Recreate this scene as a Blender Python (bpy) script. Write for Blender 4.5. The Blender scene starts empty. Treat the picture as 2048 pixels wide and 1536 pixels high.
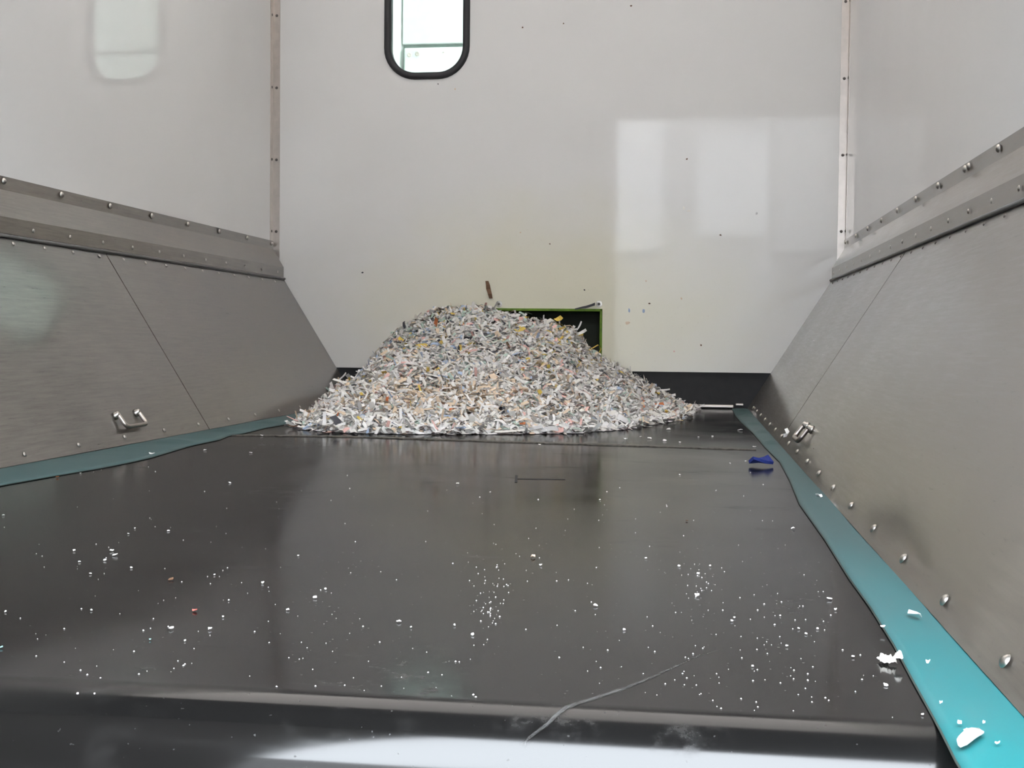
import bpy, bmesh, math, random
import numpy as np
from mathutils import Vector, Matrix

random.seed(7)
rng = np.random.default_rng(11)
scene = bpy.context.scene
col = scene.collection

# ------------------------------------------------------------------ camera
FPX, YAW, PITCH, ROLL = 2480.15, .1393, .0366, .0098      # focal length in pixels of a 2048 wide frame
CAM = Vector((.547, 0.0, .2684))
D = 4.9473                                                # distance to the bulkhead
fwd = Vector((-math.sin(YAW)*math.cos(PITCH), math.cos(YAW)*math.cos(PITCH), -math.sin(PITCH)))
rgt0 = Vector((math.cos(YAW), math.sin(YAW), 0))
up0 = rgt0.cross(fwd)
rgt = rgt0*math.cos(ROLL) + up0*math.sin(ROLL)
upv = -rgt0*math.sin(ROLL) + up0*math.cos(ROLL)
cd = bpy.data.cameras.new('camera')
cd.sensor_width = 36.0
cd.lens = 36.0*FPX/2048
cd.clip_start = .02
cam = bpy.data.objects.new('camera', cd)
col.objects.link(cam)
m = Matrix((rgt, upv, -fwd)).transposed().to_4x4()
m.translation = CAM
cam.matrix_world = m
scene.camera = cam

# ------------------------------------------------------------------ light: bright overcast sky, exposure
world = bpy.data.worlds.new('overcast_sky')
scene.world = world
world.use_nodes = True
bg = world.node_tree.nodes['Background']
bg.inputs['Color'].default_value = (.86, .93, 1.0, 1)
bg.inputs['Strength'].default_value = 29.0
ROOF_T = .132
vs = scene.view_settings
vs.view_transform = 'Standard'
vs.look = 'None'
vs.exposure = 0.0
vs.gamma = 1.0
vs.use_curve_mapping = False

# ------------------------------------------------------------------ measuring helpers: where a sight line meets a surface of the box
def ray(x, y):
    return fwd + rgt*((x-1024)/FPX) - upv*((y-768)/FPX)
def hit(x, y, P, N):
    d = ray(x, y); N = Vector(N)
    t = (Vector(P)-CAM).dot(N)/d.dot(N)
    return CAM + d*t
def on_back(x, y, Y=D): return hit(x, y, (0, Y, 0), (0, 1, 0))
def on_belt(x, y, z=0.0): return hit(x, y, (0, 0, z), (0, 0, 1))
SN = Vector((.505, 0, .316)).normalized()                  # normal of the left sloped panel
SNR = Vector((-SN.x, 0, SN.z))
def on_slope(x, y, s):
    return hit(x, y, (s*.786, 0, 0), SN if s < 0 else SNR)

# ------------------------------------------------------------------ materials
def newmat(name):
    mt = bpy.data.materials.new(name); mt.use_nodes = True
    nt = mt.node_tree
    return mt, nt, nt.nodes['Principled BSDF']
def N(nt, t, **kw):
    n = nt.nodes.new(t)
    for k, v in kw.items():
        if k.startswith('_'): setattr(n, k[1:], v)
        else: n.inputs[k].default_value = v
    return n
def coords(nt, scale=(1, 1, 1), loc=(0, 0, 0)):
    tc = N(nt, 'ShaderNodeTexCoord'); mp = N(nt, 'ShaderNodeMapping')
    mp.inputs['Scale'].default_value = scale; mp.inputs['Location'].default_value = loc
    nt.links.new(tc.outputs['Object'], mp.inputs['Vector'])
    return mp.outputs['Vector']
def noise(nt, vec, scale=5, detail=3, rough=.5):
    n = N(nt, 'ShaderNodeTexNoise', Scale=scale, Detail=detail, Roughness=rough)
    nt.links.new(vec, n.inputs['Vector']); return n.outputs['Fac']
def ramp(nt, fac, stops):
    r = N(nt, 'ShaderNodeValToRGB')
    e = r.color_ramp.elements
    while len(e) < len(stops): e.new(.5)
    for i, (p, c) in enumerate(stops):
        e[i].position = p; e[i].color = (*c, 1) if len(c) == 3 else c
    nt.links.new(fac, r.inputs['Fac']); return r.outputs['Color']
def mixc(nt, fac, a, b, mode='MIX'):
    n = nt.nodes.new('ShaderNodeMix'); n.data_type = 'RGBA'; n.blend_type = mode
    for s, v in ((n.inputs[0], fac), (n.inputs[6], a), (n.inputs[7], b)):
        if hasattr(v, 'links'): nt.links.new(v, s)
        else: s.default_value = v if not isinstance(v, tuple) else (*v, 1)
    return n.outputs[2]
def math_(nt, op, a, b=0.0):
    n = nt.nodes.new('ShaderNodeMath'); n.operation = op
    for s, v in ((n.inputs[0], a), (n.inputs[1], b)):
        if hasattr(v, 'links'): nt.links.new(v, s)
        else: s.default_value = v
    return n.outputs[0]
def maprange(nt, v, a, b, c=0.0, d=1.0, smooth=True):
    n = nt.nodes.new('ShaderNodeMapRange'); n.interpolation_type = 'SMOOTHSTEP' if smooth else 'LINEAR'
    nt.links.new(v, n.inputs[0])
    for i, x in enumerate((a, b, c, d)): n.inputs[i+1].default_value = x
    return n.outputs[0]
def bump(nt, p, h, strength=.2, dist=.01):
    b = N(nt, 'ShaderNodeBump', Strength=strength, Distance=dist)
    nt.links.new(h, b.inputs['Height']); nt.links.new(b.outputs['Normal'], p.inputs['Normal'])

def simple(name, c, rough=.5, metal=0.0, spec=.5, var=.12, nscale=30):
    mt, nt, p = newmat(name)
    v = noise(nt, coords(nt), nscale, 3)
    lo = tuple(x*(1-var) for x in c); hi = tuple(min(1, x*(1+var)) for x in c)
    nt.links.new(ramp(nt, v, [(.3, lo), (.7, hi)]), p.inputs['Base Color'])
    p.inputs['Roughness'].default_value = rough; p.inputs['Metallic'].default_value = metal
    p.inputs['Specular IOR Level'].default_value = spec
    return mt

def white_panel(name, stain=False):
    mt, nt, p = newmat(name)
    vec = coords(nt)
    base = ramp(nt, noise(nt, vec, 1.3, 4), [(.3, (.70, .69, .68)), (.7, (.75, .74, .73))])
    if stain:                                             # yellowish paper dust fanned out round the chute
        tc = N(nt, 'ShaderNodeTexCoord'); sep = N(nt, 'ShaderNodeSeparateXYZ')
        nt.links.new(tc.outputs['Object'], sep.inputs[0])
        dx = math_(nt, 'MULTIPLY', sep.outputs['X'], .55); dz = math_(nt, 'MULTIPLY', math_(nt, 'SUBTRACT', sep.outputs['Z'], .35), 1.0)
        dd = math_(nt, 'SQRT', math_(nt, 'ADD', math_(nt, 'MULTIPLY', dx, dx), math_(nt, 'MULTIPLY', dz, dz)))
        dd = math_(nt, 'ADD', dd, math_(nt, 'MULTIPLY', math_(nt, 'SUBTRACT', noise(nt, vec, 4, 5), .5), .35))
        f = maprange(nt, dd, .10, .62, .7, 0.0)
        base = mixc(nt, f, base, (.70, .67, .50))
        sp = maprange(nt, noise(nt, vec, 160, 2), .70, .76, 0, .35)
        base = mixc(nt, math_(nt, 'MULTIPLY', sp, f), base, (.30, .27, .18))
    nt.links.new(base, p.inputs['Base Color'])
    p.inputs['Roughness'].default_value = .045
    p.inputs['Specular IOR Level'].default_value = .36
    p.inputs['IOR'].default_value = 1.45
    bump(nt, p, noise(nt, coords(nt, (1, 1, .25)), 2.0, 1), .012, .05)
    return mt

def steel(name, lo, hi, rlo, rhi, brush=(25, 1.2, 25), metal=.42):
    mt, nt, p = newmat(name)
    b = noise(nt, coords(nt, brush), 6, 8, .75)
    blot = noise(nt, coords(nt), 2.2, 5, .6)
    scr = noise(nt, coords(nt, (40, 5, 40), (3, 1, 2)), 5, 3, .6)
    f = math_(nt, 'ADD', math_(nt, 'MULTIPLY', b, .6), math_(nt, 'MULTIPLY', blot, .4))
    c = ramp(nt, f, [(.36, lo), (.62, hi)])
    dark = maprange(nt, scr, .62, .76, 0, .45)
    c = mixc(nt, dark, c, tuple(x*.45 for x in lo))
    nt.links.new(c, p.inputs['Base Color'])
    p.inputs['Metallic'].default_value = metal
    nt.links.new(maprange(nt, f, .3, .7, rlo, rhi), p.inputs['Roughness'])
    p.inputs['Coat Weight'].default_value = .7           # thin oily film
    p.inputs['Coat Roughness'].default_value = .10
    bump(nt, p, b, .06, .003)
    return mt

M = {}
M['white'] = white_panel('white_gloss_panel')
M['white_back'] = white_panel('white_gloss_bulkhead', True)
M['steel'] = steel('brushed_steel_sheet', (.034, .027, .020), (.125, .111, .095), .26, .42)
M['flange'] = steel('folded_steel_flange', (.055, .045, .034), (.150, .130, .108), .28, .42)
M['alu'] = simple('anodised_aluminium', (.48, .44, .41), .38, 1.0, var=.06)
M['rivet'] = simple('steel_rivet', (.38, .36, .33), .35, 1.0)
M['dark_rivet'] = simple('dark_rivet', (.10, .09, .085), .5, .6)
M['bead'] = simple('grey_sealing_bead', (.12, .12, .12), .5)
M['handle'] = simple('bright_steel_handle', (.45, .41, .37), .28, 1.0)
M['black'] = simple('black_rubber_kick_plate', (.016, .016, .018), .55, spec=.3)
M['gasket'] = simple('black_rubber_gasket', (.008, .008, .011), .6)
M['green'] = simple('green_paint', (.10, .19, .015), .6, spec=.3, var=.3)
M['dark_inside'] = simple('dark_chute_inside', (.02, .025, .015), .7)
M['housing'] = simple('white_housing', (.50, .51, .50), .5, var=.03)
M['groove'] = simple('grey_groove', (.25, .30, .28), .6)
M['screw'] = simple('dull_screw', (.42, .36, .34), .5, .3)
M['asphalt'] = simple('yard_asphalt', (.16, .16, .16), .9)
M['yard_wall'] = simple('pale_cladding', (.26, .255, .25), .8)
M['reflection_panel'] = simple('added_reflection_panel', (.42, .415, .41), .7)
M['under'] = simple('dark_steel_pan', (.05, .05, .05), .7)

# belt rubber: black, satin, with grey dust smears
SMEARS = []
for _px, _py, _hx, _hy, _am in ((780, 1345, .085, .10, .9), (230, 1340, .05, .06, .9), (1590, 1210, .03, .07, .9), (520, 985, .10, .10, .6), (560, 890, .22, .16, .9)):
    _c = on_belt(_px, _py); SMEARS.append((_c.x, _c.y-2.6, _hx, _hy, _am))
SMEARS += [(.47, .885-2.6, .09, .022, .9), (.545, .872-2.6, .05, .020, .7), (.30, .875-2.6, .08, .022, .4)]
mt, nt, p = newmat('black_belt_rubber')
vec = coords(nt)
d1 = maprange(nt, noise(nt, coords(nt, (1, 2.2, 1)), 5, 7, .68), .575, .76, 0, .45)
d2 = maprange(nt, noise(nt, coords(nt, (1.2, 12, 1), (4, 0, 0)), 2.5, 5, .6), .64, .80, 0, .2)
d3 = maprange(nt, noise(nt, coords(nt), 240, 1), .74, .79, 0, .6)
dust = math_(nt, 'MAXIMUM', math_(nt, 'MAXIMUM', d1, d2), d3)
sepb = N(nt, 'ShaderNodeSeparateXYZ'); nt.links.new(vec, sepb.inputs[0])
blob = maprange(nt, noise(nt, coords(nt), 30, 6, .7), .50, .72, 0, 1)
for cx, cy, hx, hy, am in SMEARS:                          # hand and boot smears of grey dust
    ex = math_(nt, 'MULTIPLY', math_(nt, 'SUBTRACT', sepb.outputs['X'], cx), 1/hx)
    ey = math_(nt, 'MULTIPLY', math_(nt, 'SUBTRACT', sepb.outputs['Y'], cy), 1/hy)
    e = math_(nt, 'SUBTRACT', 1.0, math_(nt, 'ADD', math_(nt, 'MULTIPLY', ex, ex), math_(nt, 'MULTIPLY', ey, ey)))
    e = math_(nt, 'MULTIPLY', math_(nt, 'MAXIMUM', e, 0.0), am)
    dust = math_(nt, 'MAXIMUM', dust, math_(nt, 'MULTIPLY', e, blob))
nt.links.new(mixc(nt, dust, (.0045, .0043, .0042), (.030, .029, .028)), p.inputs['Base Color'])
rr = math_(nt, 'ADD', math_(nt, 'MULTIPLY', dust, .35), maprange(nt, noise(nt, vec, 3, 4), .3, .7, .10, .17))
nt.links.new(rr, p.inputs['Roughness'])
p.inputs['Specular IOR Level'].default_value = .6
bump(nt, p, noise(nt, coords(nt, (1, 1, 1)), 14, 3), .02, .002)
outb = nt.nodes['Material Output']; dfb = N(nt, 'ShaderNodeBsdfDiffuse'); dfb.inputs['Color'].default_value = (.0052, .0050, .0049, 1)
mxb = N(nt, 'ShaderNodeMixShader'); mxb.inputs[0].default_value = .38      # matt weave showing through the polish
nt.links.new(p.outputs[0], mxb.inputs[1]); nt.links.new(dfb.outputs[0], mxb.inputs[2]); nt.links.new(mxb.outputs[0], outb.inputs['Surface'])
M['belt'] = mt
M['belt_seam'] = simple('worn_belt_splice', (.075, .066, .054), .7, var=.6, nscale=120)
M['belt_mark'] = simple('black_belt_cut', (.006, .006, .006), .8)
M['scratch'] = simple('pale_rubber_scratch', (.11, .105, .10), .7, var=.4, nscale=200)

mt, nt, p = newmat('teal_rubber_skirt')
dn = maprange(nt, noise(nt, coords(nt, (3, 1, 3)), 4, 5, .6), .45, .75, 0, .35)
sp = maprange(nt, noise(nt, coords(nt), 90, 2), .70, .76, 0, .5)
tc_ = N(nt, 'ShaderNodeTexCoord'); sy_ = N(nt, 'ShaderNodeSeparateXYZ'); nt.links.new(tc_.outputs['Object'], sy_.inputs[0])
far = maprange(nt, math_(nt, 'ADD', sy_.outputs['Y'], math_(nt, 'MULTIPLY', noise(nt, coords(nt), 2.5, 3), .6)), -1.9, -.4, 0, .85)   # greyer and darker towards the heap
tc1 = mixc(nt, math_(nt, 'MAXIMUM', dn, sp), (.0045, .125, .135), (.05, .12, .125))
nt.links.new(mixc(nt, far, tc1, (.050, .074, .074)), p.inputs['Base Color'])
p.inputs['Roughness'].default_value = .5
p.inputs['Specular IOR Level'].default_value = .15
M['teal'] = mt
M['teal_edge'] = simple('dark_cut_rubber_edge', (.02, .03, .025), .7)

# translucent roof sheet
mt, nt, p = newmat('translucent_roof_sheet')
out = nt.nodes['Material Output']
df = N(nt, 'ShaderNodeBsdfDiffuse'); df.inputs['Color'].default_value = (.80, .80, .77, 1)
tr = N(nt, 'ShaderNodeBsdfTranslucent'); tr.inputs['Color'].default_value = (.95, .825, .73, 1)
mx = N(nt, 'ShaderNodeMixShader'); mx.inputs[0].default_value = ROOF_T
nt.links.new(df.outputs[0], mx.inputs[1]); nt.links.new(tr.outputs[0], mx.inputs[2])
nt.links.new(mx.outputs[0], out.inputs['Surface'])
M['roof'] = mt
# window pane
mt, nt, p = newmat('greenish_window_glass')
out = nt.nodes['Material Output']
t1 = N(nt, 'ShaderNodeBsdfTransparent'); t1.inputs['Color'].default_value = (.90, .96, .91, 1)
g1 = N(nt, 'ShaderNodeBsdfGlossy'); g1.inputs['Roughness'].default_value = .02
fr = N(nt, 'ShaderNodeFresnel', IOR=1.45); mx = N(nt, 'ShaderNodeMixShader')
nt.links.new(fr.outputs[0], mx.inputs[0]); nt.links.new(t1.outputs[0], mx.inputs[1]); nt.links.new(g1.outputs[0], mx.inputs[2])
nt.links.new(mx.outputs[0], out.inputs['Surface'])
M['glass'] = mt
# paper: colour per shred from a colour attribute
mt, nt, p = newmat('shredded_paper_mixed')
at = N(nt, 'ShaderNodeVertexColor'); at.layer_name = 'Col'
nt.links.new(at.outputs['Color'], p.inputs['Base Color'])
p.inputs['Roughness'].default_value = .75; p.inputs['Specular IOR Level'].default_value = .2
M['paper_mix'] = mt
PAPER = {
    'white': (.86, .835, .815), 'off-white': (.77, .74, .69), 'grey': (.50, .49, .49), 'beige': (.64, .51, .38),
    'light blue': (.34, .42, .57), 'yellow': (.60, .44, .10), 'pink': (.68, .42, .38), 'pale green': (.38, .47, .42),
    'orange': (.55, .18, .07), 'dark': (.05, .05, .06), 'brown': (.13, .075, .045), 'blue': (.016, .028, .15), 'pale teal': (.30, .55, .55), 'red': (.55, .12, .10)}
for k, c in PAPER.items():
    M['paper_'+k] = simple(k.replace(' ', '_').replace('-', '_')+'_paper', c, .75, spec=.2, var=.08, nscale=60)

# ------------------------------------------------------------------ object helpers
def mesh(name, verts, faces, mats, smooth=False):
    me = bpy.data.meshes.new(name)
    me.from_pydata([tuple(v) for v in verts], [], faces)
    me.materials.append(mats)
    if smooth:
        me.polygons.foreach_set('use_smooth', [True]*len(me.polygons))
    me.update()
    return me
def link(name, me, parent=None, loc=(0, 0, 0)):
    o = bpy.data.objects.new(name, me)
    col.objects.link(o)
    o.location = loc
    if parent: o.parent = parent
    return o
def tag(o, label=None, cat=None, group=None, kind=None):
    if label: o['label'] = label
    if cat: o['category'] = cat
    if group: o['group'] = group
    if kind: o['kind'] = kind
    return o
def root(name, loc, label=None, cat=None, group=None, kind=None):
    return tag(link(name, None, None, loc), label, cat, group, kind)
def obj(name, verts, faces, mat, parent=None, smooth=False, pl=None):
    """world-space vertices; stored relative to the parent's place"""
    off = Vector(pl if pl is not None else (parent.location if parent else (0, 0, 0)))
    return link(name, mesh(name, [Vector(v)-off for v in verts], faces, mat, smooth), parent)
def boxvf(x0, x1, y0, y1, z0, z1):
    v = [(x, y, z) for x in (x0, x1) for y in (y0, y1) for z in (z0, z1)]
    f = [(0, 1, 3, 2), (4, 6, 7, 5), (0, 4, 5, 1), (2, 3, 7, 6), (0, 2, 6, 4), (1, 5, 7, 3)]
    return v, f
def bevel(o, w=.003, seg=2):
    md = o.modifiers.new('bevel', 'BEVEL'); md.width = w; md.segments = seg; md.limit_method = 'ANGLE'
    return o
def prism_y(profile, y0, y1, closed=True):
    """profile of (x, z) swept along Y"""
    n = len(profile)
    v = [(x, y0, z) for x, z in profile] + [(x, y1, z) for x, z in profile]
    f = [(i, (i+1) % n, n+(i+1) % n, n+i) for i in range(n)]
    f += [tuple(range(n-1, -1, -1)), tuple(range(n, 2*n))]
    return v, f
def strip_profile(pts, th, side):
    """thin folded sheet: offset polyline in (x, z); side=-1 left wall, +1 right"""
    off = []
    for i, p in enumerate(pts):
        ns = []
        for a, b in ((i-1, i), (i, i+1)):
            if a >= 0 and b < len(pts):
                d = Vector((pts[b][0]-pts[a][0], pts[b][1]-pts[a][1])).normalized()
                ns.append(Vector((d.y, -d.x)))
        nn = (ns[0]+ns[-1]); nn = nn/ (nn.length*max(.5, nn.normalized().dot(ns[0])))
        off.append((p[0]+nn.x*th*side, p[1]+nn.y*th*side))
    return list(pts) + off[::-1]
def dome(r, h, seg=10):
    v, f = [(0, 0, h)], []
    for k, (a, b) in enumerate(((.55, .82), (.9, .4), (1, -.05))):
        for i in range(seg):
            t = 2*math.pi*i/seg
            v.append((r*a*math.cos(t), r*a*math.sin(t), h*b))
    for i in range(seg):
        j = (i+1) % seg
        f.append((0, 1+i, 1+j))
        for k in range(2):
            a = 1+k*seg
            f.append((a+i, a+seg+i, a+seg+j, a+j))
    return v, f
def tube(path, r, seg=10):
    path = [Vector(q) for q in path]
    v, f = [], []
    t0 = (path[1]-path[0]).normalized()
    nrm = t0.orthogonal().normalized()
    for i, q in enumerate(path):
        a = path[max(0, i-1)]; b = path[min(len(path)-1, i+1)]
        t = (b-a).normalized()
        nrm = (nrm - t*nrm.dot(t)).normalized(); bn = t.cross(nrm)
        for k in range(seg):
            an = 2*math.pi*k/seg
            v.append(q + (nrm*math.cos(an)+bn*math.sin(an))*r)
    for i in range(len(path)-1):
        for k in range(seg):
            f.append((i*seg+k, i*seg+(k+1) % seg, (i+1)*seg+(k+1) % seg, (i+1)*seg+k))
    f.append(tuple(range(seg-1, -1, -1))); f.append(tuple(range((len(path)-1)*seg, len(path)*seg)))
    return v, f
def lathe(prof, c, axis, seg=20):
    axis = Vector(axis).normalized(); u = axis.orthogonal().normalized(); w = axis.cross(u)
    v, f = [], []
    for r, h in prof:
        for k in range(seg):
            a = 2*math.pi*k/seg
            v.append(Vector(c) + axis*h + (u*math.cos(a)+w*math.sin(a))*r)
    for i in range(len(prof)-1):
        for k in range(seg):
            f.append((i*seg+k, i*seg+(k+1) % seg, (i+1)*seg+(k+1) % seg, (i+1)*seg+k))
    f.append(tuple(range(seg-1, -1, -1))); f.append(tuple(range((len(prof)-1)*seg, len(prof)*seg)))
    return v, f
def plate_holes(name, outer, holes, y0, y1, mat, parent=None):
    """upright plate in X-Z with holes, between depths y0 (face) and y1"""
    bm = bmesh.new()
    for loop in [outer]+holes:
        vs_ = [bm.verts.new((x, y0, z)) for x, z in loop]
        for i in range(len(vs_)): bm.edges.new((vs_[i], vs_[(i+1) % len(vs_)]))
    bmesh.ops.triangle_fill(bm, edges=bm.edges[:], use_beauty=True, use_dissolve=False, normal=(0, -1, 0))
    ext = bmesh.ops.extrude_face_region(bm, geom=bm.faces[:])
    for e in ext['geom']:
        if isinstance(e, bmesh.types.BMVert): e.co.y = y1
    bmesh.ops.recalc_face_normals(bm, faces=bm.faces[:])
    off = parent.location if parent else Vector((0, 0, 0))
    for v in bm.verts: v.co -= off
    me = bpy.data.meshes.new(name); bm.to_mesh(me); bm.free(); me.materials.append(mat)
    return link(name, me, parent)
def rrect(cx, cz, hw, hh, r, seg=8):
    pts = []
    for sx, sz, a0 in ((1, 1, 0), (-1, 1, 90), (-1, -1, 180), (1, -1, 270)):
        for k in range(seg+1):
            a = math.radians(a0+90*k/seg)
            pts.append((cx+sx*(hw-r)+r*math.cos(a), cz+sz*(hh-r)+r*math.sin(a)))
    return pts
def orient(o, normal):
    o.rotation_mode = 'QUATERNION'
    o.rotation_quaternion = Vector((0, 0, 1)).rotation_difference(Vector(normal))

# ================================================================== the setting
WX, ROOF_Z, Y_REAR = 1.15, 2.6, .2
# window hole and chute hole
WC = (-.507, 1.625); WHW, WHH, WR = .164, .303, .118
CH = .214; CZ0, CZ1 = .16, .390
outer = [(-WX, .143), (WX, .143), (WX, ROOF_Z), (-WX, ROOF_Z)]
hole_w = rrect(*WC, WHW, WHH, WR)
hole_c = [(-CH, CZ0), (CH, CZ0), (CH, CZ1), (-CH, CZ1)]
wall_back = tag(plate_holes('wall_back', outer, [hole_w, hole_c], D, D+.03, M['white_back']), kind='structure')
for s, nm in ((-1, 'left'), (1, 'right')):
    v, f = boxvf(min(s*WX, s*(WX+.03)), max(s*WX, s*(WX+.03)), Y_REAR, D+.03, -.25, ROOF_Z)
    tag(obj('wall_'+nm, v, f, M['white']), kind='structure')
v, f = [(-1.18, 2.1, ROOF_Z), (1.18, 2.1, ROOF_Z), (1.18, 4.2, ROOF_Z), (-1.18, 4.2, ROOF_Z)], [(0, 1, 2, 3)]
tag(obj('ceiling', v, f, M['roof']), kind='structure')
# unseen dark roof section, added to darken what the drum mirrors
v, f = boxvf(-1.18, 1.18, Y_REAR-.05, 2.1, ROOF_Z-.02, ROOF_Z+.02)
tag(obj('trim_3', v, f, M['under']), kind='structure')
v, f = boxvf(-1.18, 1.18, 4.2, D+.03, ROOF_Z-.02, ROOF_Z+.02)  # unseen solid roof, added to keep the top of the bulkhead darker
tag(obj('trim_4', v, f, M['white']), kind='structure')
# rear frame: header over the doorway, left leaf shut, right leaf swung right round
v, f = boxvf(-1.18, 1.18, Y_REAR-.05, Y_REAR, 1.97, ROOF_Z)
tag(obj('wall_rear', v, f, M['white']), kind='structure')
v, f = boxvf(-1.18, .0, Y_REAR-.05, Y_REAR, -.25, 1.97)
tag(obj('door_1', v, f, M['white']), kind='structure')
v, f = boxvf(1.20, 1.24, Y_REAR-.02, Y_REAR+1.12, -.25, 1.97)
tag(obj('door_2', v, f, M['white']), kind='structure')
v, f = boxvf(-1.18, 1.18, .35, D+.03, -.27, -.25)
tag(obj('floor', v, f, M['under']), kind='structure')
# yard outside the doorway
v, f = [(-60, -60, -1.2), (60, -60, -1.2), (60, 60, -1.2), (-60, 60, -1.2)], [(0, 1, 2, 3)]
tag(obj('floor_yard', v, f, M['asphalt']), kind='structure')
v, f = boxvf(-26, 26, -15.5, -15, -1.2, 7.5)
tag(obj('wall_yard', v, f, M['yard_wall']), kind='structure')
for i, (x0, x1, z0, z1) in enumerate(((-1.05, .05, 2.0, 5.6), (.7, 2.1, 2.3, 4.3), (3.0, 4.4, 2.3, 4.3), (-4.4, -3.0, 2.3, 4.3))):  # pale panels added to brighten parts of the bulkhead's reflection
    v, f = boxvf(x0, x1, -15, -14.9, z0, z1)
    tag(obj('window_%d' % (i+2), v, f, M['reflection_panel']), kind='structure')

# kick plate under the bulkhead
bb = root('baseboard_back', (0, D+.012, 0), kind='structure')
v, f = boxvf(-.92, .92, D+.012, D+.03, -.02, .145)
obj('kick_plate', v, f, M['black'], bb)
v, f = boxvf(.50, .735, D-.006, D+.012, .004, .016)
bevel(obj('edge_strip', v, f, M['alu'], bb), .003)
v, f = boxvf(.742, .772, D-.010, D+.012, .014, .022)
bevel(obj('strip_end', v, f, M['alu'], bb), .002)

# window: gasket, pane
w1 = root('window_1', (WC[0], D, WC[1]-WHH), kind='structure')
def gasket():
    prof = [(.000, -.002), (.004, -.010), (.014, -.014), (.024, -.010), (.028, -.004), (.028, .034), (.0, .034)]
    v, f = [], []
    n = None
    for q, (ins, y) in enumerate(prof):
        loop = rrect(*WC, WHW+.012-ins, WHH+.012-ins, WR+.012-ins, 10)
        n = len(loop)
        v += [(x, D+y, z) for x, z in loop]
    k = len(prof)
    for q in range(k):
        for i in range(n):
            f.append((q*n+i, q*n+(i+1) % n, ((q+1) % k)*n+(i+1) % n, ((q+1) % k)*n+i))
    return v, f
v, f = gasket()
obj('gasket', v, f, M['gasket'], w1, True)
lp_ = rrect(*WC, WHW-.014, WHH-.014, WR-.014, 10)
n = len(lp_)
v = [(x, D+.014, z) for x, z in lp_]+[(x, D+.018, z) for x, z in lp_]
f = [tuple(range(n)), tuple(range(2*n-1, n-1, -1))]+[(i, (i+1) % n, n+(i+1) % n, n+i) for i in range(n)]
obj('pane', v, f, M['glass'], w1)

# white housing seen through the window
YB = D+.42
pc = on_back(810, 97, YB)
hs = root('equipment_housing', (pc.x+.3, YB, 1.0), 'white housing with round screws seen through the window', 'housing')
v, f = boxvf(pc.x-.012, .3, YB, YB+.02, pc.z+.018, 2.6); bevel(obj('upper_panel', v, f, M['housing'], hs), .004)
v, f = boxvf(pc.x-.0, .3, YB-.012, YB+.02, 1.0, pc.z); bevel(obj('lower_panel', v, f, M['housing'], hs), .004)
v, f = boxvf(pc.x-.02, .3, YB+.021, YB+.03, 1.0, 2.6); obj('seam', v, f, M['groove'], hs)
v = [(pc.x-.012, YB+.02, 1.0), (pc.x-.012, YB+.02, 2.6), (pc.x-.16, D+.06, 2.6), (pc.x-.16, D+.06, 1.0)]
v += [(x-.02, y, z) for x, y, z in v]
f = [(0, 1, 2, 3), (7, 6, 5, 4), (0, 4, 5, 1), (1, 5, 6, 2), (2, 6, 7, 3), (3, 7, 4, 0)]
obj('side_panel', v, f, M['housing'], hs)
v, f = boxvf(pc.x-.3, .4, YB-.25, YB+.25, 2.7, 2.72); obj('cover', v, f, M['housing'], hs)  # unseen overhang added to shade the housing from the sky
for x, y, r in ((819, 110, .0105), (835, 108, .0105), (887, 106, .005)):
    c = on_back(x, y, YB-.012)
    v, f = lathe([(r, .0), (r, -.003), (r*.7, -.005), (r*.25, -.004)], c, (0, 1, 0), 14)
    obj('screw', v, f, M['screw'], hs)

# corner trims with rivets
RV = mesh('rivet', *dome(.006, .003), M['dark_rivet'], True)
RV_BIG = mesh('rivet', *dome(.0085, .006), M['rivet'], True)
RV_PIN = mesh('rivet', *dome(.0045, .003), M['dark_rivet'], True)
RV_MID = mesh('rivet', *dome(.0065, .004), M['rivet'], True)
RV_SMALL = mesh('rivet', *dome(.0055, .0025), M['rivet'], True)
for i, s in ((1, -1), (2, 1)):
    t = root('trim_%d' % i, (s*WX, D, .60), kind='structure')
    a, b = s*WX, s*(WX-.030)
    prof = [(a, D), (b, D), (b, D-.002), (a-s*.002, D-.002), (a-s*.002, D-.034), (a, D-.034)]
    n = len(prof)
    v = [(x, y, .575) for x, y in prof]+[(x, y, ROOF_Z) for x, y in prof]
    f = [(k, (k+1) % n, n+(k+1) % n, n+k) for k in range(n)]+[tuple(range(n)), tuple(range(2*n-1, n-1, -1))]
    if s < 0: f = [q[::-1] for q in f]
    obj('angle_strip', v, f, M['alu'], t)
    z0 = on_back(543 if s < 0 else 1690, 463).z
    for k in range(6):
        for pos, nr in (((s*(WX-.016), D-.002, z0+k*.2935), (0, -1, 0)), ((s*(WX-.002), D-.018, z0+k*.2935), (-s, 0, 0))):
            o = link('rivet', RV, t, Vector(pos)-t.location); orient(o, nr)

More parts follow.
